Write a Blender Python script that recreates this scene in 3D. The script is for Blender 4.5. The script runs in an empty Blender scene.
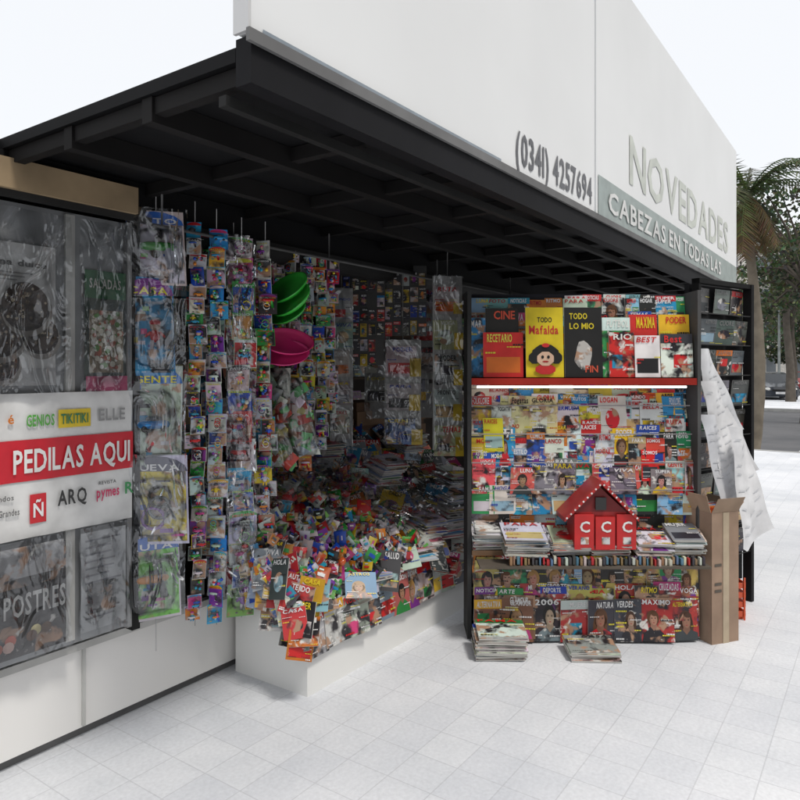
import bpy, math, random
import numpy as np
from mathutils import Vector, Matrix
R = random.Random(7)
scene = bpy.context.scene
scene.view_settings.view_transform = 'Standard'
scene.view_settings.look = 'None'
scene.view_settings.exposure = 0

# kiosk axes: U along the frontage, W into the kiosk
CU, SU = 0.8192, 0.5735
def K(u, w, z=0.0):
    return Vector((SU*u - CU*w, CU*u + SU*w, z))
U = K(1, 0); W = K(0, 1); Z = Vector((0, 0, 1)); X = Vector((1, 0, 0)); Y = Vector((0, 1, 0))

# ------------------------------------------------------------------ materials
def new_mat(name):
    m = bpy.data.materials.new(name); m.use_nodes = True
    nt = m.node_tree
    return m, nt, nt.nodes['Principled BSDF']
def N(nt, t, **kw):
    n = nt.nodes.new(t)
    for k, v in kw.items():
        if k in n.inputs: n.inputs[k].default_value = v
        else: setattr(n, k, v)
    return n
def attr_mat(name, rough=0.4, picture=False, var=0.25, scale=6.0, bump=0.0, coat=0.0, spec=.5):
    m, nt, p = new_mat(name)
    a = N(nt, 'ShaderNodeAttribute', attribute_name='Col')
    tc = N(nt, 'ShaderNodeTexCoord')
    no = N(nt, 'ShaderNodeTexNoise', Scale=scale, Detail=3.0)
    nt.links.new(tc.outputs['Object'], no.inputs['Vector'])
    mr = N(nt, 'ShaderNodeMapRange')
    mr.inputs['From Min'].default_value = 0.3; mr.inputs['From Max'].default_value = 0.7
    mr.inputs['To Min'].default_value = 1-var; mr.inputs['To Max'].default_value = 1.0
    nt.links.new(no.outputs['Fac'], mr.inputs['Value'])
    src = a.outputs['Color']
    if picture:
        for off, sc, lo, hi, col in (((0,0,0), 13, .52, .38, (.02,.018,.022)), ((3.1,1.7,5.2), 12, .55, .62, (.42,.25,.16)),
                                     ((7.3,2.2,1.1), 20, .60, .68, (.68,.66,.62))):
            mp = N(nt, 'ShaderNodeMapping'); mp.inputs['Location'].default_value = off
            nz = N(nt, 'ShaderNodeTexNoise', Scale=float(sc), Detail=3.0, Distortion=.4)
            nt.links.new(tc.outputs['Object'], mp.inputs[0]); nt.links.new(mp.outputs[0], nz.inputs['Vector'])
            q = N(nt, 'ShaderNodeMapRange'); q.inputs['From Min'].default_value = lo; q.inputs['From Max'].default_value = hi
            nt.links.new(nz.outputs['Fac'], q.inputs['Value'])
            mx = N(nt, 'ShaderNodeMixRGB'); nt.links.new(q.outputs[0], mx.inputs[0]); nt.links.new(src, mx.inputs[1]); mx.inputs[2].default_value = (*col, 1)
            src = mx.outputs[0]
    mul = N(nt, 'ShaderNodeMixRGB', blend_type='MULTIPLY', Fac=1.0)
    nt.links.new(src, mul.inputs[1]); nt.links.new(mr.outputs[0], mul.inputs[2])
    nt.links.new(mul.outputs[0], p.inputs['Base Color'])
    p.inputs['Roughness'].default_value = rough; p.inputs['Specular IOR Level'].default_value = spec
    p.inputs['Coat Weight'].default_value = coat
    if bump:
        b = N(nt, 'ShaderNodeBump', Strength=bump, Distance=0.02)
        nt.links.new(no.outputs['Fac'], b.inputs['Height']); nt.links.new(b.outputs[0], p.inputs['Normal'])
    return m
M_PRINT = attr_mat('printed_paper', 0.4, var=0.25, scale=9)
M_PIC = attr_mat('printed_picture', 0.35, picture=True, var=0.1)
M_TOY = attr_mat('toy_plastic', 0.22, var=0.08, coat=0.3)
M_PAINT = attr_mat('painted_steel', 0.7, var=0.4, scale=3.0, spec=.18)
M_MATTE = attr_mat('matte_surface', 0.85, var=0.35, scale=5.0, bump=0.2, spec=.3)
M_WHITE = attr_mat('white_sign_panel', 0.5, var=0.07, scale=1.0)

def film_mat(name, fac, bump=0.0, scale=7, rough=0.1):
    m, nt, p = new_mat(name)
    out = nt.nodes['Material Output']; nt.nodes.remove(p)
    tr = N(nt, 'ShaderNodeBsdfTransparent'); gl = N(nt, 'ShaderNodeBsdfGlossy', Roughness=rough)
    gl.inputs['Color'].default_value = (.95, .97, 1, 1)
    tr.inputs['Color'].default_value = (.95, .96, .97, 1)
    fr = N(nt, 'ShaderNodeFresnel', IOR=1.45)
    ad = N(nt, 'ShaderNodeMath', operation='ADD'); ad.inputs[1].default_value = fac
    mx = N(nt, 'ShaderNodeMixShader')
    if bump:
        no = N(nt, 'ShaderNodeTexNoise', Scale=scale, Detail=2.0, Distortion=1.5)
        tc = N(nt, 'ShaderNodeTexCoord'); mp = N(nt, 'ShaderNodeMapping'); mp.inputs['Scale'].default_value = (1, 1, .45)
        nt.links.new(tc.outputs['Object'], mp.inputs[0]); nt.links.new(mp.outputs[0], no.inputs['Vector'])
        b = N(nt, 'ShaderNodeBump', Strength=bump, Distance=0.05)
        nt.links.new(no.outputs['Fac'], b.inputs['Height']); nt.links.new(b.outputs[0], gl.inputs['Normal'])
        nt.links.new(b.outputs[0], fr.inputs['Normal'])
    nt.links.new(fr.outputs[0], ad.inputs[0]); nt.links.new(ad.outputs[0], mx.inputs[0])
    nt.links.new(tr.outputs[0], mx.inputs[1]); nt.links.new(gl.outputs[0], mx.inputs[2])
    nt.links.new(mx.outputs[0], out.inputs['Surface'])
    return m
M_FILM = film_mat('clear_plastic_film', 0.06, 0.9, 8.0, 0.10)
M_BLIS = film_mat('blister_plastic', 0.04, rough=0.05)
MATS = [M_PRINT, M_PIC, M_TOY, M_BLIS, M_PAINT, M_MATTE, M_FILM, M_WHITE]
PRINT, PIC, TOY, BLIS, PAINT, MATTE, FILM, WHITE = range(8)

# ------------------------------------------------------------------ builder
class B:
    def __init__(s): s.v = []; s.f = []; s.c = []; s.m = []; s.s = []
    def poly(s, pts, col, mat=0):
        i = len(s.v); s.v.extend([tuple(p) for p in pts]); s.f.append(tuple(range(i, i+len(pts))))
        s.c.append(col); s.m.append(mat); s.s.append(False)
    def mesh(s, pts, faces, col, mat=0, smooth=False):
        i = len(s.v); s.v.extend([tuple(p) for p in pts])
        for f in faces:
            s.f.append(tuple(i+k for k in f)); s.c.append(col); s.m.append(mat); s.s.append(smooth)
    def obox(s, o, a, b, c, col, mat=0):
        if a.dot(b.cross(c)) < 0: a, b = b, a
        P = [o, o+a, o+a+b, o+b, o+c, o+a+c, o+a+b+c, o+b+c]
        s.mesh(P, [(0,3,2,1), (4,5,6,7), (0,1,5,4), (1,2,6,5), (2,3,7,6), (3,0,4,7)], col, mat)
    def kbox(s, u0, u1, w0, w1, z0, z1, col, mat=0):
        s.obox(K(u0, w0, z0), U*(u1-u0), W*(w1-w0), Z*(z1-z0), col, mat)
    def grid(s, fn, m, n, col, mat=0, smooth=True):
        pts = [fn(i/m, j/n) for i in range(m+1) for j in range(n+1)]
        fs = [(i*(n+1)+j,(i+1)*(n+1)+j,(i+1)*(n+1)+j+1,i*(n+1)+j+1) for i in range(m) for j in range(n)]
        s.mesh(pts, fs, col, mat, smooth)
    def ell(s, c, rx, ry, rz, col, mat=2, n=10, m=7, ax=None, half=False, pw=1.0):
        ax = ax or (X, Y, Z)
        pts = []; fs = []
        def sp(t): return math.copysign(abs(t)**pw, t)
        for j in range(m+1):
            th = math.pi*j/m
            for i in range(n):
                ph = 2*math.pi*i/n
                x = sp(math.sin(th))*sp(math.cos(ph)); y = sp(math.sin(th))*sp(math.sin(ph)); z = sp(math.cos(th))
                if half and y > 0: y = 0
                pts.append(c + ax[0]*(rx*x) + ax[1]*(ry*y) + ax[2]*(rz*z))
        for j in range(m):
            for i in range(n):
                if half and i < n//2: continue
                fs.append((j*n+i, (j+1)*n+i, (j+1)*n+(i+1) % n, j*n+(i+1) % n))
        s.mesh(pts, fs, col, mat, True)
    def tube(s, pts, rad, col, mat=5, n=8):
        P = []; fs = []
        for k, p in enumerate(pts):
            d = (pts[min(k+1, len(pts)-1)] - pts[max(k-1, 0)]).normalized()
            a = d.cross(Vector((0.31, 0.2, 0.93)) if abs(d.z) < .9 else X).normalized(); b = d.cross(a)
            for i in range(n):
                t = 2*math.pi*i/n
                P.append(p + a*(math.cos(t)*rad[k]) + b*(math.sin(t)*rad[k]))
        for k in range(len(pts)-1):
            for i in range(n):
                fs.append((k*n+i, k*n+(i+1) % n, (k+1)*n+(i+1) % n, (k+1)*n+i))
        fs.append(tuple(range(n))); fs.append(tuple(reversed([(len(pts)-1)*n+i for i in range(n)])))
        s.mesh(P, fs, col, mat, True)
    def build(s, name, parent=None, mats=None):
        me = bpy.data.meshes.new(name); me.from_pydata(s.v, [], s.f)
        for m in (mats or MATS): me.materials.append(m)
        me.polygons.foreach_set('material_index', s.m)
        me.polygons.foreach_set('use_smooth', s.s)
        at = me.color_attributes.new('Col', 'FLOAT_COLOR', 'CORNER')
        cnt = np.array([len(f) for f in s.f])
        arr = np.repeat(np.array([tuple(c[:3])+(1.0,) for c in s.c], dtype=np.float32), cnt, axis=0)
        at.data.foreach_set('color', arr.ravel())
        me.update()
        o = bpy.data.objects.new(name, me); scene.collection.objects.link(o)
        if parent: o.parent = parent
        return o
def empty(name, loc=(0, 0, 0)):
    e = bpy.data.objects.new(name, None); scene.collection.objects.link(e); return e

# ------------------------------------------------------------------ glyph cache
CH = "ABCDEFGHIJKLMNOPQRSTUVWXYZÑ0123456789()&!abcdefghijklmnopqrstuvwxyzéú"
GL = {}
tmp = []
for ch in CH:
    cu = bpy.data.curves.new('g', 'FONT'); cu.body = ch; cu.size = 1; cu.resolution_u = 2; cu.offset = 0.022
    cu.fill_mode = 'FRONT'
    o = bpy.data.objects.new('g', cu); scene.collection.objects.link(o); tmp.append((ch, o, cu))
bpy.context.view_layer.update()
dg = bpy.context.evaluated_depsgraph_get()
for ch, o, cu in tmp:
    me = bpy.data.meshes.new_from_object(o.evaluated_get(dg))
    vs = [(v.co.x, v.co.y) for v in me.vertices]; fs = [tuple(p.vertices) for p in me.polygons]
    mn = min(v[0] for v in vs); mxx = max(v[0] for v in vs)
    GL[ch] = ([(x-mn, y) for x, y in vs], fs, mxx-mn)
    bpy.data.meshes.remove(me)
for ch, o, cu in tmp:
    bpy.data.objects.remove(o); bpy.data.curves.remove(cu)
HC = max(v[1] for v in GL['H'][0])
def text(b, s, o, r, up, h, col, width=None, off=0.002, mat=PRINT, shear=0):
    n = r.cross(up).normalized()
    tot = 0
    for ch in s: tot += (GL[ch][2]+.08) if ch in GL else .3
    sc = h/HC; sx = sc if width is None else width/tot
    x = 0
    for ch in s:
        if ch not in GL: x += .3; continue
        vs, fs, wd = GL[ch]
        b.mesh([o + r*((x+a+shear*c)*sx) + up*(c*sc) + n*off for a, c in vs], fs, col, mat)
        x += wd+.08

# ------------------------------------------------------------------ covers
PAL = [(.6,.02,.02), (.015,.06,.38), (.72,.45,.02), (.68,.67,.63), (.02,.02,.024), (.03,.22,.06), (.55,.05,.2), (.02,.25,.45),
       (.7,.7,.68), (.7,.17,.02), (.2,.03,.25), (.3,.45,.52), (.62,.02,.03), (.6,.45,.2), (.05,.05,.06), (.2,.24,.28)]
INK = [(.8,.8,.8), (.8,.62,.02), (.65,.01,.01), (.02,.02,.02), (.02,.05,.4), (.8,.8,.8)]
WORDS = "GENTE CARAS NOTICIAS HOLA VIVA MODA COCINA SALUD AUTOS GOLES TEJIDO NUEVA LUNA SUPER FOTO HOGAR MUJER CIEN COMICS RUTA ARTE MUNDO JUEGOS PARA TI CASA DEPORTE BLANCO PASION VOGA VERANO RAICES SOMOS PODER TEMAS CRUZADAS ESTILO LOCA FAMA ASTROS PESCA RITMO CUORE PRONTO MIA".split()
def lum(c): return .3*c[0]+.6*c[1]+.1*c[2]
def jit(c, a=.15): return tuple(max(.005, min(.85, x*(1+R.uniform(-a, a)))) for x in c)
def cover(b, o, r, up, w, h, title=None, bg=None, kind=None, ink=None, thick=.006):
    n = r.cross(up).normalized()
    bg = jit(bg or R.choice(PAL)); kind = kind or R.choice(['face', 'text', 'pic', 'pic', 'pic', 'shape'])
    if ink is None:
        ink = R.choice(INK)
        if abs(lum(ink)-lum(bg)) < .18: ink = (.8, .8, .8) if lum(bg) < .35 else (.5, .01, .01)
    title = title or R.choice(WORDS)
    def L(x, y, l=1): return o + r*(x*w) + up*(y*h) + n*(.0007*l)
    b.obox(o - n*thick, r*w, up*h, n*thick, (.55, .54, .5), PRINT)
    b.poly([L(0,0), L(1,0), L(1,1), L(0,1)], bg, PIC if (kind == 'pic' or (kind == 'face' and R.random() < .7)) else PRINT)
    def ellp(cx, cy, ex, ey, col, l, mat=PRINT, k=12):
        b.poly([L(cx+ex*math.cos(2*math.pi*i/k), cy+ey*math.sin(2*math.pi*i/k), l) for i in range(k)], col, mat)
    if kind == 'face':
        S = R.uniform(.7, 1.2); cx = R.uniform(.36, .64); cy = R.uniform(.42, .56); sk = jit(R.choice([(.42,.24,.15), (.34,.18,.11), (.48,.29,.2)])); hr = R.choice([(.03,.02,.015), (.12,.05,.02), (.36,.2,.06), (.015,.012,.012), (.07,.03,.015)])
        def E(dx, dy, ex, ey, col, l, mat=PRINT, k=12): ellp(cx+dx*S, cy+dy*S, ex*S, ey*S, col, l, mat, k)
        E(R.uniform(-.03,.03), .02, .22, .22, hr, 2)
        if R.random() < .65: E(-.13, -.16, .10, .22, hr, 2, k=9); E(.14, -.14, .09, .22, hr, 2, k=9)
        cl = jit(R.choice(PAL))
        wl, wr = max(0, cx-.44*S), min(1, cx+.44*S)
        b.poly([L(wl,0,3), L(wr,0,3), L(min(1,cx+.36*S),.13+.06*S,3), L(cx+.12*S,cy-.2*S,3), L(cx-.12*S,cy-.2*S,3), L(max(0,cx-.36*S),.13+.06*S,3)], cl, R.choice([PIC, PRINT]))
        b.poly([L(cx-.12*S,cy-.21*S,4), L(cx,cy-.32*S,4), L(cx+.12*S,cy-.21*S,4), L(cx+.07*S,cy-.05,4), L(cx-.07*S,cy-.05,4)], tuple(x*.7 for x in sk))
        E(0, -.02, .14, .175, tuple(x*.7 for x in sk), 5); E(.02, -.01, .112, .155, sk, 5.5)
        E(-.055, .015, .032, .012, (.03,.02,.02), 6, k=6); E(.065, .015, .032, .012, (.03,.02,.02), 6, k=6)
        E(-.055, .04, .04, .006, hr, 6, k=6); E(.065, .04, .04, .006, hr, 6, k=6)
        E(.005, -.04, .018, .01, tuple(x*.6 for x in sk), 6, k=6)
        E(.005, -.1, .042, .013, (.35,.05,.05), 6, k=6)
        if R.random() < .7: E(R.choice([-.05,0,.05]), .13, .12, .06, hr, 6.3, k=9)
    elif kind == 'shape':
        ellp(.5, .42, R.uniform(.25,.4), R.uniform(.18,.3), jit(R.choice(PAL)), 2, PIC)
    elif kind == 'text':
        b.poly([L(.08,.1,2), L(.92,.1,2), L(.92,.45,2), L(.08,.45,2)], jit(R.choice(PAL)), R.choice([PRINT, PIC]))
    elif kind == 'pic':
        if R.random() < .5: b.poly([L(0,.78,2), L(1,.78,2), L(1,1,2), L(0,1,2)], jit(R.choice(PAL)))
        if R.random() < .5: x0 = R.uniform(.05,.5); y0 = R.uniform(.05,.4); b.poly([L(x0,y0,3), L(x0+.42,y0,3), L(x0+.42,y0+.3,3), L(x0,y0+.3,3)], jit(R.choice(PAL)), PIC)
    th = R.uniform(.10, .18); tw = R.uniform(.55, .9)
    text(b, title, L(R.uniform(.04,.96-tw), .96-th), r, up, th*h, ink, width=tw*w, off=.0052, shear=R.choice([0,0,.2]))
    for i in range(R.randint(3, 8)):
        y = R.uniform(.04, .72); ww = R.uniform(.18, .4); x0 = R.choice([.05, .95-ww]); hh = R.uniform(.015, .04)
        col = R.choice([(.8,.8,.8), (.8,.7,.05), ink, (.02,.02,.02)])
        x = x0
        while x < x0+ww:
            a = R.uniform(.02,.07); b.poly([L(x,y,7), L(x+a,y,7), L(x+a,y+hh,7), L(x,y+hh,7)], col); x += a+.015
    return n

def rot(v, ang): return Matrix.Rotation(ang, 3, 'Z') @ v

# ================================================================== GROUND
def ground_mat(name, c1, c2, tile=None, rough=.8, size=.2):
    m, nt, p = new_mat(name)
    tc = N(nt, 'ShaderNodeTexCoord'); mp = N(nt, 'ShaderNodeMapping'); mp.inputs['Rotation'].default_value = (0, 0, -math.radians(55))
    nt.links.new(tc.outputs['Object'], mp.inputs[0])
    no = N(nt, 'ShaderNodeTexNoise', Scale=.6, Detail=8.0, Roughness=.65); nt.links.new(mp.outputs[0], no.inputs['Vector'])
    cr = N(nt, 'ShaderNodeValToRGB'); cr.color_ramp.elements[0].position = .35; cr.color_ramp.elements[1].position = .6
    cr.color_ramp.elements[0].color = (*c1, 1); cr.color_ramp.elements[1].color = (*c2, 1)
    nt.links.new(no.outputs['Fac'], cr.inputs[0])
    n2 = N(nt, 'ShaderNodeTexNoise', Scale=60.0, Detail=3.0); nt.links.new(mp.outputs[0], n2.inputs['Vector'])
    mr = N(nt, 'ShaderNodeMapRange'); mr.inputs['To Min'].default_value = .82; mr.inputs['To Max'].default_value = 1.12
    nt.links.new(n2.outputs['Fac'], mr.inputs['Value'])
    mu = N(nt, 'ShaderNodeMixRGB', blend_type='MULTIPLY', Fac=1.0)
    nt.links.new(cr.outputs[0], mu.inputs[1]); nt.links.new(mr.outputs[0], mu.inputs[2])
    src = mu.outputs[0]; bp = N(nt, 'ShaderNodeBump', Strength=.3, Distance=.005)
    if tile:
        br = N(nt, 'ShaderNodeTexBrick', Scale=1.0, offset=0.0)
        br.inputs['Brick Width'].default_value = size; br.inputs['Row Height'].default_value = size
        br.inputs['Mortar Size'].default_value = .003; br.inputs['Mortar Smooth'].default_value = .3
        br.inputs['Color1'].default_value = (1,1,1,1); br.inputs['Color2'].default_value = (.92,.925,.94,1); br.inputs['Mortar'].default_value = (.8,.8,.81,1)
        nt.links.new(mp.outputs[0], br.inputs['Vector'])
        m3 = N(nt, 'ShaderNodeMixRGB', blend_type='MULTIPLY', Fac=1.0)
        nt.links.new(src, m3.inputs[1]); nt.links.new(br.outputs['Color'], m3.inputs[2]); src = m3.outputs[0]
    nt.links.new(n2.outputs['Fac'], bp.inputs['Height'])
    nt.links.new(bp.outputs[0], p.inputs['Normal'])
    nt.links.new(src, p.inputs['Base Color']); p.inputs['Roughness'].default_value = rough
    return m
M_PAVE = ground_mat('pavement_tiles', (.58,.60,.63), (.74,.75,.77), tile=True)
M_ASPH = ground_mat('asphalt', (.07,.072,.078), (.11,.11,.115))
M_EARTH = ground_mat('ground_dirt', (.16,.15,.13), (.22,.21,.19))
b = B(); b.poly([Vector((-400,-400,-.13)), Vector((400,-400,-.13)), Vector((400,400,-.13)), Vector((-400,400,-.13))], (.5,)*3)
b.build('ground', mats=[M_EARTH])
b = B(); b.kbox(-30, 15, -3.2, 14, -.126, 0, (.5,)*3); b.build('pavement', mats=[M_PAVE])
b = B(); b.kbox(31, 46, -3.2, 14, -.126, 0, (.5,)*3); b.build('pavement', mats=[M_PAVE])
b = B(); b.kbox(-30, 15, -15.8, -12.15, -.126, 0, (.5,)*3); b.build('pavement', mats=[M_PAVE])
b = B(); b.poly([K(15.15,-60,-.122), K(30.85,-60,-.122), K(30.85,80,-.122), K(15.15,80,-.122)], (.5,)*3); 
b.poly([K(-30,-12,-.118), K(110,-12,-.118), K(110,-3.35,-.118), K(-30,-3.35,-.118)], (.5,)*3)
b.poly([K(46.2,-3.3,-.122), K(110,-3.3,-.122), K(110,30,-.122), K(46.2,30,-.122)], (.5,)*3)
b.build('road', mats=[M_ASPH])
b = B()
kc = (.4,.4,.39)
b.kbox(15.003, 15.15, -3.35, 14, -.12, .006, kc, MATTE); b.kbox(30.85, 30.997, -3.35, 14, -.12, .006, kc, MATTE)
b.kbox(-30, 15.0, -3.35, -3.203, -.12, .006, kc, MATTE); b.kbox(31, 46, -3.35, -3.203, -.12, .006, kc, MATTE)
b.kbox(-30, 15.0, -12.147, -12.0, -.12, .006, kc, MATTE)
b.build('kerb')
b = B()
for i in range(5):
    w0 = -2.8+i*.95
    b.poly([K(15.9,w0,-.112), K(18.6,w0,-.112), K(18.6,w0+.45,-.112), K(15.9,w0+.45,-.112)], (.6,)*3, MATTE)
b.build('crosswalk_marking')

# ================================================================== KIOSK
kiosk = empty('newsstand_kiosk')
DK = (.006,.006,.007)
b = B(); iv = (.8,.79,.77)
b.kbox(.7, 8.3, 2.84, 4.0, .05, .42, iv, WHITE); b.kbox(.73, 8.27, 2.88, 3.97, 0, .05, (.2,.2,.2), PAINT)
for i in range(9): b.kbox(.72+i*.94, .732+i*.94, 2.825, 2.84, .06, .41, (.6,.6,.58), PAINT)
b.kbox(.7, 8.3, 2.815, 2.84, .395, .425, (.6,.6,.58), PAINT)
b.build('base', kiosk)
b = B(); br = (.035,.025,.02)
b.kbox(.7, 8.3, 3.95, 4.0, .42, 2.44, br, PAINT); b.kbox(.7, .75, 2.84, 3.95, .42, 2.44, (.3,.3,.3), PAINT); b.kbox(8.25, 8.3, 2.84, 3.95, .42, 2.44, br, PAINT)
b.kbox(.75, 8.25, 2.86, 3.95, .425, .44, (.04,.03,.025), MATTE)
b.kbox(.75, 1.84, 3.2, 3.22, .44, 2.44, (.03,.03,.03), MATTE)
b.build('walls', kiosk)
b = B()
b.kbox(1.3, 8.8, 1.462, 4.05, 2.44, 2.48, DK, PAINT); b.kbox(.66, 1.298, 2.8, 4.05, 2.44, 2.48, DK, PAINT)
b.kbox(1.3, 8.8, 1.4, 1.46, 2.37, 2.5, (.010,.010,.012), PAINT)
b.kbox(1.28, 8.8, 1.385, 1.398, 2.475, 2.51, (.2,.2,.2), PAINT)
b.kbox(1.3, 8.8, 1.5, 1.53, 2.33, 2.36, (.02,.02,.02), PAINT)
u = 1.32
while u < 8.7:
    b.kbox(u, u+.04, 1.465, 2.76, 2.385, 2.437, (.012,.011,.011), PAINT); u += .6
for w in (1.85, 2.3): b.kbox(1.31, 8.79, w, w+.05, 2.36, 2.438, (.012,.011,.011), PAINT)
b.kbox(.66, 8.35, 2.762, 2.838, 2.27, 2.437, (.006,.006,.007), PAINT)
b.kbox(.66, 8.35, 2.745, 2.76, 2.255, 2.285, (.03,.03,.03), PAINT)
b.kbox(1.86, 1.9, 2.77, 2.83, .42, 2.27, (.02,.02,.02), PAINT); b.kbox(6.2, 6.25, 2.77, 2.83, .42, 2.27, (.02,.02,.02), PAINT)
b.tube([K(1.9,2.93,2.3), K(8.2,2.93,2.3)], [.09,.09], (.03,.03,.03), PAINT, 14)
b.tube([K(1.9,2.68,2.24), K(6.2,2.68,2.24)], [.008,.008], (.15,.15,.15), PAINT, 6)
for u in (1.95, 3.1, 4.3, 5.5): b.tube([K(u,2.68,2.24), K(u,2.68,2.39)], [.005,.005], (.15,.15,.15), PAINT, 5)
b.build('canopy', kiosk)
b = B()
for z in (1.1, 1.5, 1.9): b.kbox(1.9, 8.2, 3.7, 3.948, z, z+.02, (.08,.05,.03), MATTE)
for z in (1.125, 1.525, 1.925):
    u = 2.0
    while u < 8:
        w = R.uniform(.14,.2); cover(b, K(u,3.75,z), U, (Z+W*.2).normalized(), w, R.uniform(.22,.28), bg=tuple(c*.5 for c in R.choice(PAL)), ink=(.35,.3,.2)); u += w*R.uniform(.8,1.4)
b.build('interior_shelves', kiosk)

# signs
b = B(); sw = (.84,.85,.85)
b.kbox(1.3, 4.02, 1.41, 1.45, 2.51, 4.1, sw, WHITE)
b.kbox(1.29, 1.3, 1.4, 1.46, 2.51, 4.11, (.6,.6,.6), WHITE)
text(b, "(0341) 4257694", K(2.95,1.41,2.56), U, Z, .15, (.1,.1,.11), width=1.03, off=.004)
b.poly([K(1.35,1.407,2.52), K(2.8,1.407,2.52), K(2.8,1.407,2.535), K(1.35,1.407,2.535)], (.3,.35,.4), PRINT)
b.build('sign_board')
b = B()
b.kbox(4.05, 8.8, 1.41, 1.45, 2.51, 4.1, sw, WHITE)
b.poly([K(4.08,1.406,2.52), K(8.78,1.406,2.52), K(8.78,1.406,2.76), K(4.08,1.406,2.76)], (.34,.40,.38), PRINT)
text(b, "CABEZAS EN TODAS LAS", K(4.25,1.404,2.57), U, Z, .13, (.8,.8,.78), width=3.6, off=.004)
text(b, "NOVEDADES", K(4.7,1.41,2.85), U, Z, .32, (.62,.65,.58), width=3.6, off=.004)
b.build('sign_board')

# ================================================================== LEFT DOOR PANEL (front plane w=2.8)
door = empty('kiosk_door_panel')
b = B()
b.kbox(.75, 1.855, 2.8, 2.835, .44, 2.25, (.36,.37,.38), PAINT)
b.kbox(.7, 1.857, 2.72, 2.76, 2.285, 2.40, (.34,.25,.15), MATTE)
b.kbox(1.56, 1.60, 2.785, 2.8, .46, 2.24, (.62,.62,.6), PAINT)
b.kbox(.72, .76, 2.77, 2.8, .44, 2.25, (.3,.3,.3), PAINT); b.kbox(1.835, 1.858, 2.77, 2.8, .44, 2.25, (.3,.3,.3), PAINT)
b.build('panel', door)
def rect(b, u0, u1, z0, z1, w, col, mat=PRINT): b.poly([K(u0,w,z0), K(u1,w,z0), K(u1,w,z1), K(u0,w,z1)], col, mat)
def disc(b, u, z, r, w, col, mat=PRINT, k=20, sq=1): b.poly([K(u+r*math.cos(6.2832*i/k)*(1+R.uniform(-.02,.02)), w, z+sq*r*math.sin(6.2832*i/k)) for i in range(k)], col, mat)
b = B()
rect(b, 1.12, 1.515, 1.53, 2.09, 2.782, (.68,.68,.67))
rect(b, 1.12, 1.515, 1.53, 1.60, 2.780, (.5,.5,.5))
lay = 0
for cu, cz, r in ((1.30,1.62,.07), (1.45,1.73,.075), (1.29,1.74,.1), (1.39,1.84,.095)):
    w = 2.779-lay*.0035; lay += 1
    disc(b, cu+.006, cz-.018, r*1.04, w, (.28,.26,.24)); disc(b, cu, cz, r, w-.0006, (.03,.02,.017)); disc(b, cu-.003, cz+.01, r*.93, w-.0012, (.07,.05,.042))
    for q in range(60):
        a = R.uniform(0,6.28); rr = r*R.uniform(.1,.9); disc(b, cu+rr*math.cos(a)-.003, cz+.008+rr*math.sin(a), R.uniform(.002,.008), w-.0016-.00001*q, R.choice([(.2,.15,.1),(.02,.015,.012),(.45,.38,.28),(.12,.08,.05)]), k=6)
text(b, "cocina dulce", K(1.2,2.779,2.0), U, Z, .025, (.2,.2,.2), off=.002, width=.28)
for i in range(3): rect(b, 1.2, 1.42-.03*i, 1.97-.014*i, 1.975-.014*i, 2.779, (.3,.3,.3))
b.build('cookie_poster', door)
b = B()
rect(b, 1.64, 1.835, 1.5, 2.02, 2.782, (.06,.08,.07)); rect(b, 1.64, 1.835, 1.9, 2.02, 2.780, (.04,.16,.07))
rect(b, 1.66, 1.82, 1.58, 1.85, 2.779, (.25,.2,.13))
for i in range(160): disc(b, R.uniform(1.67,1.81), R.uniform(1.6,1.84), R.uniform(.004,.014), 2.777-.00003*i, R.choice([(.7,.66,.55),(.55,.5,.4),(.1,.25,.05),(.4,.1,.05),(.75,.75,.7)]), k=7)
rect(b, 1.64, 1.835, 1.5, 1.565, 2.770, (.4,.03,.12)); text(b, "SALADAS", K(1.66,2.779,1.945), U, Z, .04, (.7,.7,.65), width=.15)
b.build('food_poster', door)
b = B()
b.grid(lambda s,t: K(1.1+.757*s, 2.7655+.0025*math.sin(s*21+t*2)+.0015*math.sin(s*47), .93+.57*t), 40, 5, (.74,.74,.73), PRINT)
b.grid(lambda s,t: K(1.1+.757*s, 2.7605+.0025*math.sin(s*21+(.4+.28*t)*2)+.0015*math.sin(s*47), 1.155+.163*t), 40, 3, (.6,.015,.03), PRINT)
def bt(s,u,z,h,col,width=None): text(b, s, K(u,2.7565,z), U, Z, h, col, width=width, off=.0005)
bt("PEDILAS AQUI",1.335,1.19,.09,(.82,.82,.8),.51)
bt("é", 1.315,1.385,.035,(.7,.2,.02)); bt("GENIOS",1.385,1.37,.045,(.1,.4,.06),.115)
rect(b, 1.515, 1.655, 1.355, 1.43, 2.7595, (.75,.55,.03)); bt("TIKITIKI",1.525,1.372,.04,(.03,.2,.1),.12)
bt("ELLE",1.69,1.375,.05,(.3,.3,.3),.13)
bt("los mundos",1.2,1.09,.02,(.15,.15,.15)); bt("Grandes",1.28,1.03,.025,(.15,.15,.15),.08)
rect(b, 1.40, 1.465, .985, 1.1, 2.7595, (.6,.02,.03)); bt("Ñ",1.412,1.01,.055,(.8,.8,.8),.045)
bt("ARQ",1.51,1.04,.06,(.03,.03,.03),.13); bt("pymes",1.68,1.045,.045,(.6,.03,.12),.11); bt("REVISTA",1.69,1.1,.014,(.1,.1,.1)); bt("R",1.815,1.045,.05,(.05,.3,.1))
b.build('logo_banner', door)
b = B()
rect(b, 1.18, 1.555, .47, .89, 2.775, (.05,.045,.045), PIC)
rect(b, 1.18, 1.555, .60, .74, 2.772, (.035,.03,.03)); text(b, "POSTRES", K(1.305,2.771,.63), U, Z, .085, (.82,.82,.8), width=.25)
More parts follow.
